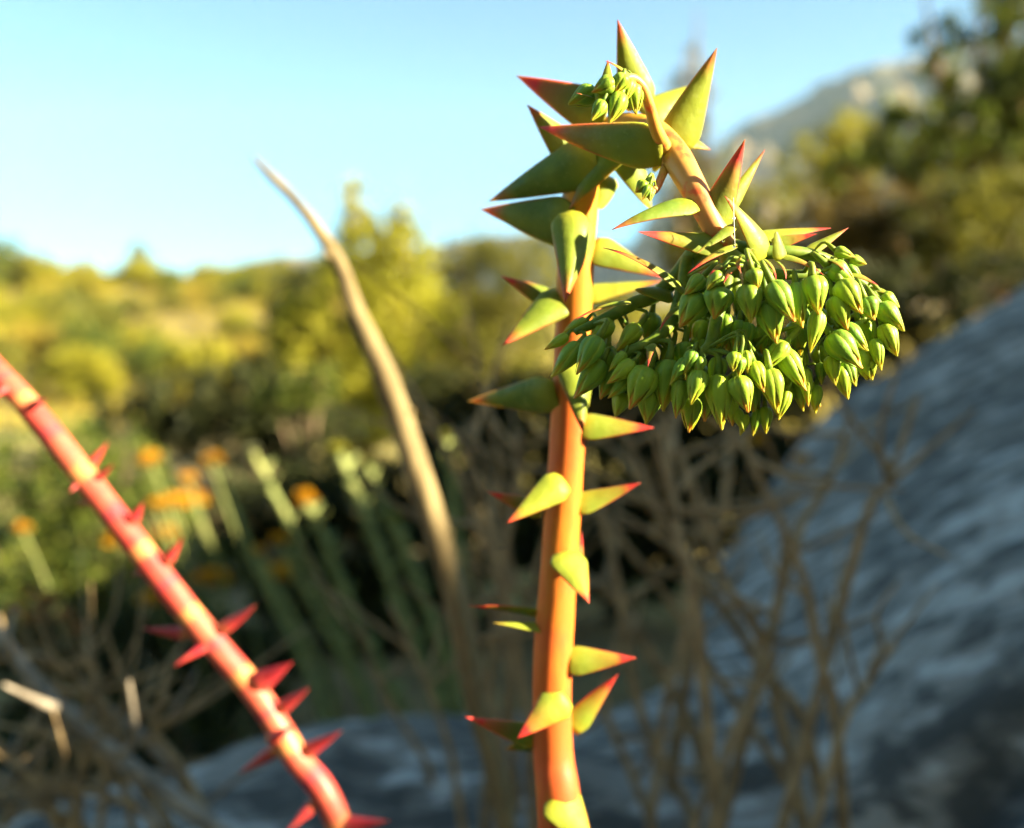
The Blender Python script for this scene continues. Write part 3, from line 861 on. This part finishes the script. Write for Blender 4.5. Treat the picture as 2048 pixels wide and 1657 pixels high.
# buds: built once along +Z (length 1), then copied
def bud_meshes(seed, plump=1.0, openness=.0):
    g = np.random.default_rng(seed)
    prof = lambda u: plump * (.02 + .29 * (math.sqrt(max(0., 1 - ((.38 - u) / .38) ** 2)) ** .85 if u < .38 else 1 - .90 * min(1, (u - .38) / .62) ** 1.22))
    V, U, A, Fc = [], [], [], []
    nu, nw = 10, 7
    for s in range(5):
        th0 = 2 * math.pi * s / 5 + g.normal(0, .06)
        top = 1.0 + g.uniform(-.05, .03)
        for side in (0, 1):
            o = len(V)
            for i in range(nu):
                u = i / (nu - 1); z = u * top
                hw = math.radians(39) * (1 if u < .42 else max(.02, 1 - ((u - .42) / .58) ** 1.7))
                for j in range(nw):
                    q = j / (nw - 1) * 2 - 1
                    th = th0 + q * hw
                    r = prof(z) * (1 + .10 * math.cos(q * math.pi / 2) + openness * max(0, u - .55) * 1.2 - .05 * abs(q) ** 3)
                    r += .008 * (s % 2)
                    if side: r -= .03 * (1 - u * .6) * (1 - q * q * .8)
                    r = max(r, .004)
                    V.append((r * math.cos(th), r * math.sin(th), z)); U.append(u); A.append(q)
            for i in range(nu - 1):
                for j in range(nw - 1):
                    f = (o + i * nw + j, o + i * nw + j + 1, o + (i + 1) * nw + j + 1, o + (i + 1) * nw + j)
                    Fc.append(f if not side else f[::-1])
    cal = mesh_np('calyx', V, Fc, {'u': U, 'v': A}); cal.materials.append(M['calyx'])
    V, U, A, Fc = [], [], [], []
    nu, nk = 12, 20
    for i in range(nu):
        u = i / (nu - 1); z = .05 + u * .96
        for k in range(nk):
            th = 2 * math.pi * k / nk + u * .9
            lob = abs(math.cos(2.5 * (th + .3)))
            r = (prof(min(z, .97)) * .88) * (.84 + .16 * lob)
            if u > .8: r = r * (1 - (u - .8) / .2 * .55) * (.75 + .25 * lob)
            zz = z + (.05 * lob if u > .85 else 0)
            V.append((max(r, .004) * math.cos(th), max(r, .004) * math.sin(th), zz)); U.append(u); A.append(lob)
    Fc = [(i * nk + k, i * nk + (k + 1) % nk, (i + 1) * nk + (k + 1) % nk, (i + 1) * nk + k) for i in range(nu - 1) for k in range(nk)]
    Fc.append(tuple((nu - 1) * nk + k for k in range(nk)))
    cor = mesh_np('bud', V, Fc, {'u': U, 'v': A}); cor.materials.append(M['petal'])
    return cor, cal
BUDS = [bud_meshes(1), bud_meshes(2, .95, .16), bud_meshes(3, 1.05, .08), bud_meshes(4, .9, .34), bud_meshes(5, 1.08, 0)]

def bud(base, tip, wpx, off, off2=None, parent=PL, pedicel=True, pts=None, kind=None):
    off2 = off - 1.0 if off2 is None else off2
    B, T = H(base[0], base[1], off), H(tip[0], tip[1], off2)
    ax = Vector(T - B); L = ax.length
    cor, cal = BUDS[random.randrange(len(BUDS)) if kind is None else kind]
    o = bpy.data.objects.new('bud', cor); COL.objects.link(o); o.parent = parent
    o.location = Vector(B) - parent.location
    q = ax.to_track_quat('Z', 'Y')
    o.rotation_mode = 'QUATERNION'
    from mathutils import Quaternion
    o.rotation_quaternion = q @ Quaternion((0, 0, 1), random.uniform(0, 6.28))
    wd = wpx * (D0 + off / 1000) / F
    sx = wd / .55 * random.uniform(.94, 1.06)
    o.scale = (sx, sx, L)
    c = bpy.data.objects.new('calyx', cal); COL.objects.link(c); c.parent = o
    if pedicel:
        src = BPTS if pts is None else pts
        above = src[src[:, 2] > B[2] - .001]
        src = above if len(above) else src
        A = src[np.argmin(((src - B) ** 2).sum(1))]
        dn = np.array(ax.normalized())
        if np.linalg.norm(A - B) < .03:
            mid = B - dn * min(.0035, np.linalg.norm(A - B) * .5) + np.array([0, 0, .0008])
            V, Fc, U = tube_geo([A, mid, B + dn * L * .08], [wd * .10, wd * .12, wd * .22], 8, 8)
            pm = mesh_np('pedicel', V, Fc, {'u': U})
            p = add_mesh('pedicel', pm, M['branchlet'])
            p.parent = parent; p.location = -parent.location
    return o

B_LIST = [  # base, tip, width px, mm behind focus
 ((1138, 670), (1091, 699), 22, 5), ((1162, 684), (1105, 753), 36, 4), ((1200, 672), (1155, 746), 42, 1), ((1208, 720), (1151, 794), 38, 4),
 ((1252, 704), (1219, 741), 20, 0), ((1270, 722), (1217, 766), 27, 0), ((1262, 755), (1218, 795), 27, 2), ((1250, 784), (1231, 832), 30, 5),
 ((1298, 732), (1261, 815), 50, 0), ((1302, 772), (1293, 846), 44, 4), ((1338, 716), (1327, 818), 48, 2), ((1364, 758), (1352, 834), 34, 0),
 ((1176, 640), (1128, 665), 24, 7), ((1225, 640), (1180, 682), 34, 7), ((1280, 650), (1236, 700), 34, 7),
 ((1372, 715), (1341, 768), 22, -3), ((1390, 700), (1368, 748), 24, -3), ((1402, 712), (1395, 752), 22, -3), ((1402, 738), (1382, 807), 36, -3),
 ((1436, 745), (1443, 855), 48, -1), ((1386, 790), (1378, 862), 42, 5), ((1472, 750), (1495, 822), 44, -2), ((1470, 704), (1466, 742), 28, -4), ((1480, 712), (1478, 752), 22, -4),
 ((1490, 700), (1496, 745), 20, -2), ((1505, 722), (1527, 782), 34, -1), ((1537, 735), (1555, 823), 40, 0), ((1577, 780), (1558, 838), 22, 6), ((1545, 790), (1560, 836), 20, 7),
 ((1494, 828), (1481, 870), 19, 12), ((1516, 818), (1506, 870), 21, 12), ((1530, 812), (1532, 865), 23, 12), ((1470, 815), (1488, 862), 19, 12),
 ((1575, 684), (1529, 737), 38, 2), ((1562, 696), (1610, 778), 38, 3), ((1608, 735), (1616, 810), 22, 5), ((1632, 768), (1631, 825), 24, 7), ((1612, 760), (1640, 812), 20, 8), ((1640, 725), (1643, 768), 18, 7),
 ((1408, 553), (1371, 588), 34, -2), ((1402, 588), (1361, 652), 48, 0), ((1443, 546), (1415, 579), 30, -4), ((1441, 573), (1429, 636), 46, -3), ((1496, 566), (1502, 643), 46, -4),
 ((1503, 538), (1515, 576), 34, -5), ((1541, 562), (1587, 640), 43, -5), ((1534, 598), (1552, 683), 48, -2), ((1590, 562), (1604, 652), 38, -1), ((1624, 550), (1637, 627), 46, -3),
 ((1640, 616), (1621, 702), 28, 0), ((1677, 560), (1722, 625), 42, -1), ((1655, 532), (1706, 562), 42, 1), ((1666, 590), (1694, 658), 36, 0), ((1756, 607), (1806, 660), 38, 4), ((1762, 588), (1797, 614), 26, 6),
 ((1728, 596), (1748, 639), 34, 2), ((1764, 646), (1793, 710), 36, 4), ((1684, 650), (1734, 700), 38, 1), ((1668, 500), (1708, 514), 24, 4), ((1698, 520), (1731, 528), 24, 5), ((1690, 530), (1722, 556), 22, 5),
 ((1658, 664), (1721, 734), 46, 1), ((1749, 675), (1762, 738), 28, 4), ((1731, 720), (1744, 759), 28, 6), ((1677, 728), (1695, 796), 32, 4), ((1687, 722), (1711, 771), 26, 4), ((1661, 710), (1671, 769), 24, 3),
 ((1445, 640), (1440, 700), 36, 8), ((1480, 640), (1470, 700), 36, 8), ((1520, 650), (1525, 710), 36, 8), ((1590, 640), (1600, 710), 36, 9), ((1410, 640), (1390, 700), 36, 9), ((1640, 690), (1650, 750), 34, 10),
 ((1600, 700), (1590, 770), 34, 11), ((1560, 740), (1570, 800), 34, 12), ((1500, 760), (1510, 830), 34, 12), ((1420, 770), (1410, 840), 36, 10), ((1320, 740), (1310, 810), 36, 9), ((1540, 690), (1535, 770), 36, 11),
 ((1600, 580), (1590, 640), 34, 7), ((1690, 690), (1700, 750), 32, 10), ((1345, 690), (1330, 740), 34, 8), ((1300, 690), (1280, 730), 34, 7), ((1460, 790), (1465, 850), 32, 12), ((1715, 640), (1745, 690), 32, 9),
]
gb = random.Random(5)
for i in range(46):                     # the buds deeper inside the head
    px = gb.uniform(1200, 1740)
    lo, hi = np.interp(px, [1150, 1300, 1450, 1600, 1740], [690, 620, 580, 580, 620]), np.interp(px, [1150, 1300, 1480, 1600, 1740], [720, 760, 790, 760, 690])
    py = gb.uniform(lo, hi)
    B_LIST.append(((px, py), (px + (px - 1480) * .06 + gb.uniform(-14, 14), py + gb.uniform(52, 72)), gb.uniform(28, 38), gb.uniform(6, 15)))
for b_, t_2, w_, o_ in B_LIST:
    o_ += max(0., 1450 - b_[0]) / 300 * 6.0 - 2.5 * math.exp(-((b_[0] - 1540) / 90) ** 2)
    bud(b_, t_2, w_, o_, o_ - random.uniform(.2, 1.6))

# main stem leaves: base, tip (px, py, mm behind focus), width px, facing (right, to camera, up)
LIT = (.45, .85, .25); DRK = (-.8, .55, -.45)
ML = [
 ((1282, 215, 26), (1235, 40, 18), 78, (-.1, .95, .25), dict(pale=.45, red=.9, bend=-.03)),
 ((1210, 235, 24), (1033, 152, 34), 90, (-.35, .9, -.25), dict(pale=.15, red=1.45, bend=.04)),
 ((1150, 315, 36), (1055, 210, 30), 80, (-.2, .85, .45), dict(pale=.35, red=.9)),
 ((1325, 300, 8), (1078, 254, 30), 94, (-.45, .8, -.4), dict(pale=.1, red=1.15, bend=.10)),
 ((1192, 314, 24), (976, 404, 44), 104, (-.5, .85, -.2), dict(red=.5, bend=.03)),
 ((1246, 268, 21), (1138, 420, 30), 88, (-.6, .8, .1), dict(red=.45, bend=.04)),
 ((1146, 450, 31), (960, 419, 48), 104, (-.5, .85, -.3), dict(red=.9, bend=.02)),
 ((1150, 430, 28), (1130, 607, 18), 92, (.12, 1, .0), dict(pale=.3, red=.75, thick=.4, bend=.04)),
 ((1185, 492, 36), (1322, 555, 34), 80, (.3, .9, .35), dict(pale=.35, red=.95, bend=.02)),
 ((1130, 590, 38), (1005, 692, 30), 76, (.1, .85, .5), dict(pale=.25, red=.9, bend=.03)),
 ((1100, 600, 46), (1002, 552, 45), 45, (-.3, .8, .4), dict(red=1.5)),
 ((1160, 590, 45), (1325, 562, 45), 50, (.2, .8, .5), dict(pale=.85, red=.8)),
 ((1112, 790, 40), (935, 803, 62), 80, (-.5, .85, -.3), dict(red=.7)),
 ((1150, 725, 38), (1165, 866, 30), 88, (.5, .9, .1), dict(pale=.4, red=.75, thick=.4)),
 ((1158, 852, 43), (1308, 856, 42), 62, (.2, .85, .45), dict(pale=.25, red=1.1)),
 ((1128, 962, 42), (1012, 1048, 36), 66, (.45, .8, .5), dict(pale=.55, red=.9, bend=.03)),
 ((1085, 1022, 52), (972, 983, 51), 42, (-.3, .8, .4), dict(red=1.5)),
 ((1148, 1012, 46), (1281, 966, 45), 50, (.3, .8, .5), dict(pale=.45, red=1.1, bend=-.06)),
 ((1132, 1105, 42), (1178, 1208, 32), 84, (.4, .85, .3), dict(pale=.5, red=.9)),
 ((1160, 1160, 52), (1163, 1064, 51), 26, (.6, .7, .2), dict(red=1.6)),
 ((1085, 1232, 51), (936, 1212, 49), 48, (-.1, .55, -.85), dict(red=1.2, pale=.1, bend=-.04)),
 ((1100, 1256, 48), (985, 1246, 46), 30, (.1, .5, .85), dict(red=.3, pale=.6)),
 ((1132, 1322, 47), (1272, 1316, 45), 60, (.3, .85, .4), dict(pale=.5, red=1.2, bend=-.05)),
 ((1142, 1462, 53), (1237, 1348, 51), 54, (.3, .85, .2), dict(pale=.35, red=1.3, bend=-.06)),
 ((1130, 1392, 46), (1034, 1478, 41), 74, (.45, .8, .5), dict(pale=.5, red=1.35, bend=.03)),
 ((1078, 1478, 53), (930, 1434, 50), 48, (-.2, .8, .4), dict(red=1.7, bend=-.06)),
 ((1095, 1480, 56), (1010, 1500, 58), 60, DRK, dict(red=.5)),
 ((1115, 1590, 47), (1190, 1710, 40), 96, (.45, .8, .4), dict(pale=.7, red=.9)),
 ((1350, 296, 22), (1434, 96, 14), 88, (.3, .9, .1), dict(pale=.5, red=.7, bend=-.02)),
 ((1290, 235, 34), (1405, 165, 41), 74, (.5, .7, .5), dict(pale=.8, red=.4)),
 ((1350, 268, 26), (1421, 300, 28), 54, (.3, .8, .4), dict(pale=.7, red=.7)),
 ((1245, 295, 26), (1302, 420, 24), 80, (.4, .9, .0), dict(pale=.35, red=.2, conv=.7)),
 ((1215, 352, 34), (1200, 420, 34), 62, (.4, .9, .0), dict(pale=.5, red=.1, conv=.6)),
 ((1330, 285, 22), (1310, 345, 20), 70, DRK, dict(red=.1, conv=.6)),
 ((1392, 408, 4), (1222, 461, -2), 54, (-.2, .85, .45), dict(red=.75, bend=.12)),
 ((1445, 492, 4), (1276, 464, 0), 58, (-.1, .9, .35), dict(pale=.25, red=1.2, bend=-.02)),
 ((1422, 462, 5), (1490, 279, 0), 74, (.05, .95, .2), dict(pale=.2, red=1.3, bend=-.06, cup=.3)),
 ((1455, 420, 10), (1530, 299, 12), 34, (.4, .8, .3), dict(pale=.6, red=.9)),
 ((1465, 340, 12), (1464, 420, 8), 26, (.8, .6, .1), dict(pale=.7, red=.1)),
 ((1532, 512, 4), (1449, 392, -2), 62, (.2, .9, .3), dict(pale=.6, red=.8, bend=.08)),
 ((1505, 478, 8), (1662, 457, 10), 40, (.1, .8, .6), dict(pale=.55, red=1.1, bend=.04)),
 ((1545, 488, 6), (1634, 468, 5), 30, (.1, .9, .3), dict(pale=.5, red=1.6)),
 ((1615, 505, 6), (1697, 456, 8), 26, (.2, .8, .5), dict(pale=.5, red=.9)),
 ((1468, 452, 0), (1392, 508, -3), 24, (-.1, .9, .4), dict(pale=.3, red=.4)),
 ((1375, 590, 6), (1206, 496, 3), 40, (.1, .6, .8), dict(pale=.1, red=1.25, bend=.16)),
 ((1470, 492, 0), (1374, 549, -5), 22, (0, .6, .8), dict(pale=.5, red=1.45, bend=.12)),
 ((1260, 605, 6), (1149, 641, 1), 20, (0, .6, .8), dict(red=1.2, bend=.16)),
 ((1562, 520, -2), (1552, 463, -3), 34, (.3, .95, 0), dict(pale=.55, red=.1, conv=.6)),
 ((1560, 512, -1), (1648, 551, -5), 26, (0, .6, .8), dict(pale=.5, red=1.4, bend=.16)),
 ((1700, 545, 4), (1757, 572, 2), 22, (.1, .7, .7), dict(pale=.5, red=1.4, bend=.08)),
 ((1480, 515, -4), (1483, 548, -8), 18, (-.8, .5, .3), dict(red=1.7, bend=.3)),
 ((1500, 500, -3), (1496, 525, -8), 18, (-.5, .8, .3), dict(red=1.6, bend=.3)),
 ((1530, 520, -4), (1552, 560, -8), 18, (.6, .7, .3), dict(pale=.3, red=1.5, bend=.2)),
 ((1555, 525, -3), (1572, 560, -6), 20, (.7, .6, .3), dict(red=1.5, bend=.25)),
 ((1455, 530, -3), (1418, 552, -6), 24, (-.3, .7, .6), dict(red=1.2, bend=.25)),
 ((1470, 535, -4), (1447, 568, -8), 20, (-.5, .7, .4), dict(red=1.5, bend=.2)),
 ((1360, 612, 6), (1318, 664, 2), 18, (-.5, .6, .5), dict(red=1.4, bend=.2)),
 ((1305, 688, 1), (1296, 735, -4), 20, (-.3, .8, .4), dict(red=1.2, bend=.2)),
 ((1345, 590, 10), (1270, 580, 8), 50, (-.2, .7, .6), dict(red=.2, conv=.6)),
 ((1660, 520, 1), (1690, 545, -3), 26, (.3, .6, .7), dict(pale=.3, red=1.2, bend=.2)),
 ((1740, 575, 7), (1790, 596, 5), 24, (.2, .6, .7), dict(pale=.5, red=.9, bend=.15)),
 ((1690, 640, 2), (1694, 672, -2), 20, (.3, .8, .4), dict(pale=.6, red=1.3, bend=.1)),
]
for b_, t_2, w_, nr, kw in ML:
    leaf(PL, b_, t_2, w_, nr, **kw)

# small top branch with its tiny bud cluster
tp = [(1332, 300, 10, 30), (1312, 258, 6, 26), (1300, 215, 3, 22), (1286, 175, 0, 19), (1266, 156, -2, 16), (1246, 160, -4, 14), (1228, 176, -5, 10)]
tube('top_branch', [H(*p[:3]) for p in tp], [p[3] * (D0 + p[2] / 1000) / F / 2 for p in tp], 'arch', PL, n=34, seg=12)
TPTS = catmull([H(*p[:3]) for p in tp[4:]], 12)
for b_, t_2, w_, o_ in [((1192, 182), (1139, 208), 38, -1), ((1230, 164), (1186, 184), 32, -5), ((1247, 152), (1232, 184), 30, -5), ((1208, 202), (1184, 240), 24, -6), ((1244, 186), (1220, 244), 32, -5), ((1258, 166), (1272, 226), 40, 1), ((1262, 160), (1252, 200), 26, -2), ((1206, 180), (1196, 206), 22, -4), ((1222, 190), (1206, 214), 20, -4)]:
    bud(b_, t_2, w_, o_, pts=TPTS, kind=0 if w_ < 30 else 4)
leaf(PL, (1264, 158, -3), (1210, 122, -4), 24, (.2, .6, .8), pale=.6, red=1.2, bend=.14)
leaf(PL, (1212, 178, -1), (1216, 120, 2), 30, (-.2, .95, 0), pale=.55, red=.9)
leaf(PL, (1190, 196, -2), (1152, 186, -7), 14, (0, .7, .7), red=1.0)
# short side branch with immature buds
sb = [(1335, 325, 12, 20), (1324, 352, 10, 17), (1312, 378, 8, 16), (1300, 386, 6, 12)]
tube('side_branch', [H(*p[:3]) for p in sb], [p[3] * (D0 + p[2] / 1000) / F / 2 for p in sb], 'arch', PL, n=14, seg=10)
SPTS = catmull([H(*p[:3]) for p in sb[2:]], 8)
for b_, t_2, w_, o_ in [((1292, 366), (1272, 384), 22, 5), ((1300, 372), (1286, 398), 18, 4), ((1302, 364), (1305, 352), 14, 5), ((1300, 380), (1300, 402), 16, 4)]:
    bud(b_, t_2, w_, o_, pts=SPTS, kind=0)

# spider silk hung with dew between the leaf and the bud head
sk = empty('spider_thread', H(1470, 495, -4)); tag(sk, 'fine silk thread with dew drops hanging over the bud head', 'silk thread')
m, t_, bs = new_mat('silk'); bs.inputs['Base Color'].default_value = (.8, .8, .75, 1); bs.inputs['Roughness'].default_value = .3; M['silk'] = m
m, t_, bs = new_mat('dew'); bs.inputs['Transmission Weight'].default_value = 1; bs.inputs['IOR'].default_value = 1.33; bs.inputs['Roughness'].default_value = 0; M['dew'] = m
tube('thread', [H(1467, 396, -2), H(1468, 440, -3), H(1470, 495, -4)], [.00006] * 3, 'silk', sk, n=8, seg=5)
for a, b, rr in ((1468, 437, 3.2), (1470, 492, 5), (1447, 482, 3)):
    c = H(a, b, -3.4); rr *= D0 / F
    ang = np.linspace(0.05, math.pi - .05, 9)
    tube('dew_drop', [c + UPV * rr * math.cos(x) for x in ang], [rr * math.sin(x) for x in ang], 'dew', sk, n=14, seg=12)

# ---------------------------------------------------------------- the pink stalk
DP = .325
pk = [(-60, 690), (0, 752), (70, 828), (170, 955), (270, 1085), (350, 1192), (430, 1290), (520, 1400), (590, 1512), (680, 1657)]
W = [P(a, b, DP) for a, b in pk]
Wd = grow_down(W, .005)
top_ext = [W[0] + (W[0] - W[1]) * 1.3]
allp = top_ext + W + Wd[len(W):]
rd = [.0036, .0042] + [52 * DP / F / 2] * (len(W) - 1) + [.0050] * (len(Wd) - len(W))
rd[2:6] = [.0043, .0045, .0046, .0047]
PK = empty('pink_flower_stalk', Wd[-1])
tag(PK, 'leaning coral pink succulent stalk with small curved red leaves', 'succulent plant')
tube('stem', allp, rd, 'pink', PK, n=120, seg=16, wob=.06)
def dpk(p, extra=0): return (p[0], p[1], (DP - D0) * 1000 + extra)
for b_, t_2, w_, e, nr, bd in [
    ((178, 935), (217, 883), 20, 0, (.5, .8, .2), -.1), ((185, 965), (228, 928), 18, -6, (.5, .8, .2), -.1), ((262, 1050), (287, 1005), 28, -6, (.6, .7, 0), -.08),
    ((332, 1128), (366, 1076), 24, -6, (.5, .8, 0), -.1), ((438, 1262), (512, 1210), 28, -8, (.3, .8, .4), -.14), ((378, 1268), (283, 1257), 28, 4, (-.2, .8, .4), -.06),
    ((425, 1284), (347, 1334), 26, -8, (.0, .8, .5), .1), ((505, 1375), (585, 1325), 50, -8, (.3, .9, 0), -.05), ((556, 1422), (619, 1376), 28, -8, (.3, .8, .3), -.1),
    ((556, 1498), (476, 1548), 28, 6, (-.4, .8, -.2), .05), ((604, 1510), (683, 1463), 30, -8, (.3, .8, .3), -.1), ((630, 1606), (570, 1668), 28, -6, (0, .8, .5), .06),
    ((676, 1652), (778, 1642), 36, -8, (.2, .8, .5), -.08), ((535, 1482), (590, 1452), 26, -10, (.2, .9, .4), .1), ((205, 1000), (150, 1010), 18, 2, (-.3, .8, .3), 0),
    ((60, 815), (95, 800), 26, -8, (.3, .8, .3), .1), ((20, 770), (-20, 800), 20, -8, (.3, .8, .3), .1), ((160, 960), (140, 985), 18, -6, (0, .8, .4), 0), ((300, 1140), (262, 1150), 18, 2, (0, .8, .4), 0)]:
    leaf(PK, dpk(b_, e * .3), dpk(t_2, e), w_, nr, mat='pinkleaf', bend=bd, thick=.4)

# ---------------------------------------------------------------- the air
hz = mesh_np('haze', [(x, y, z) for z in (-21., 330.) for y in (-1540., 1540.) for x in (-1540., 1540.)],
             [(0, 2, 3, 1), (4, 5, 7, 6), (0, 1, 5, 4), (1, 3, 7, 5), (3, 2, 6, 7), (2, 0, 4, 6)], smooth=False)
m = bpy.data.materials.new('haze'); m.use_nodes = True
m.node_tree.nodes.remove(m.node_tree.nodes['Principled BSDF'])
vol = m.node_tree.nodes.new('ShaderNodeVolumePrincipled')
vol.inputs['Color'].default_value = (.66, .84, 1.0, 1)
vol.inputs['Density'].default_value = .00018
m.node_tree.links.new(vol.outputs[0], m.node_tree.nodes['Material Output'].inputs['Volume'])
tag(add_mesh('haze', hz, m), 'pale haze in the air before the hills', 'haze', kind='stuff')
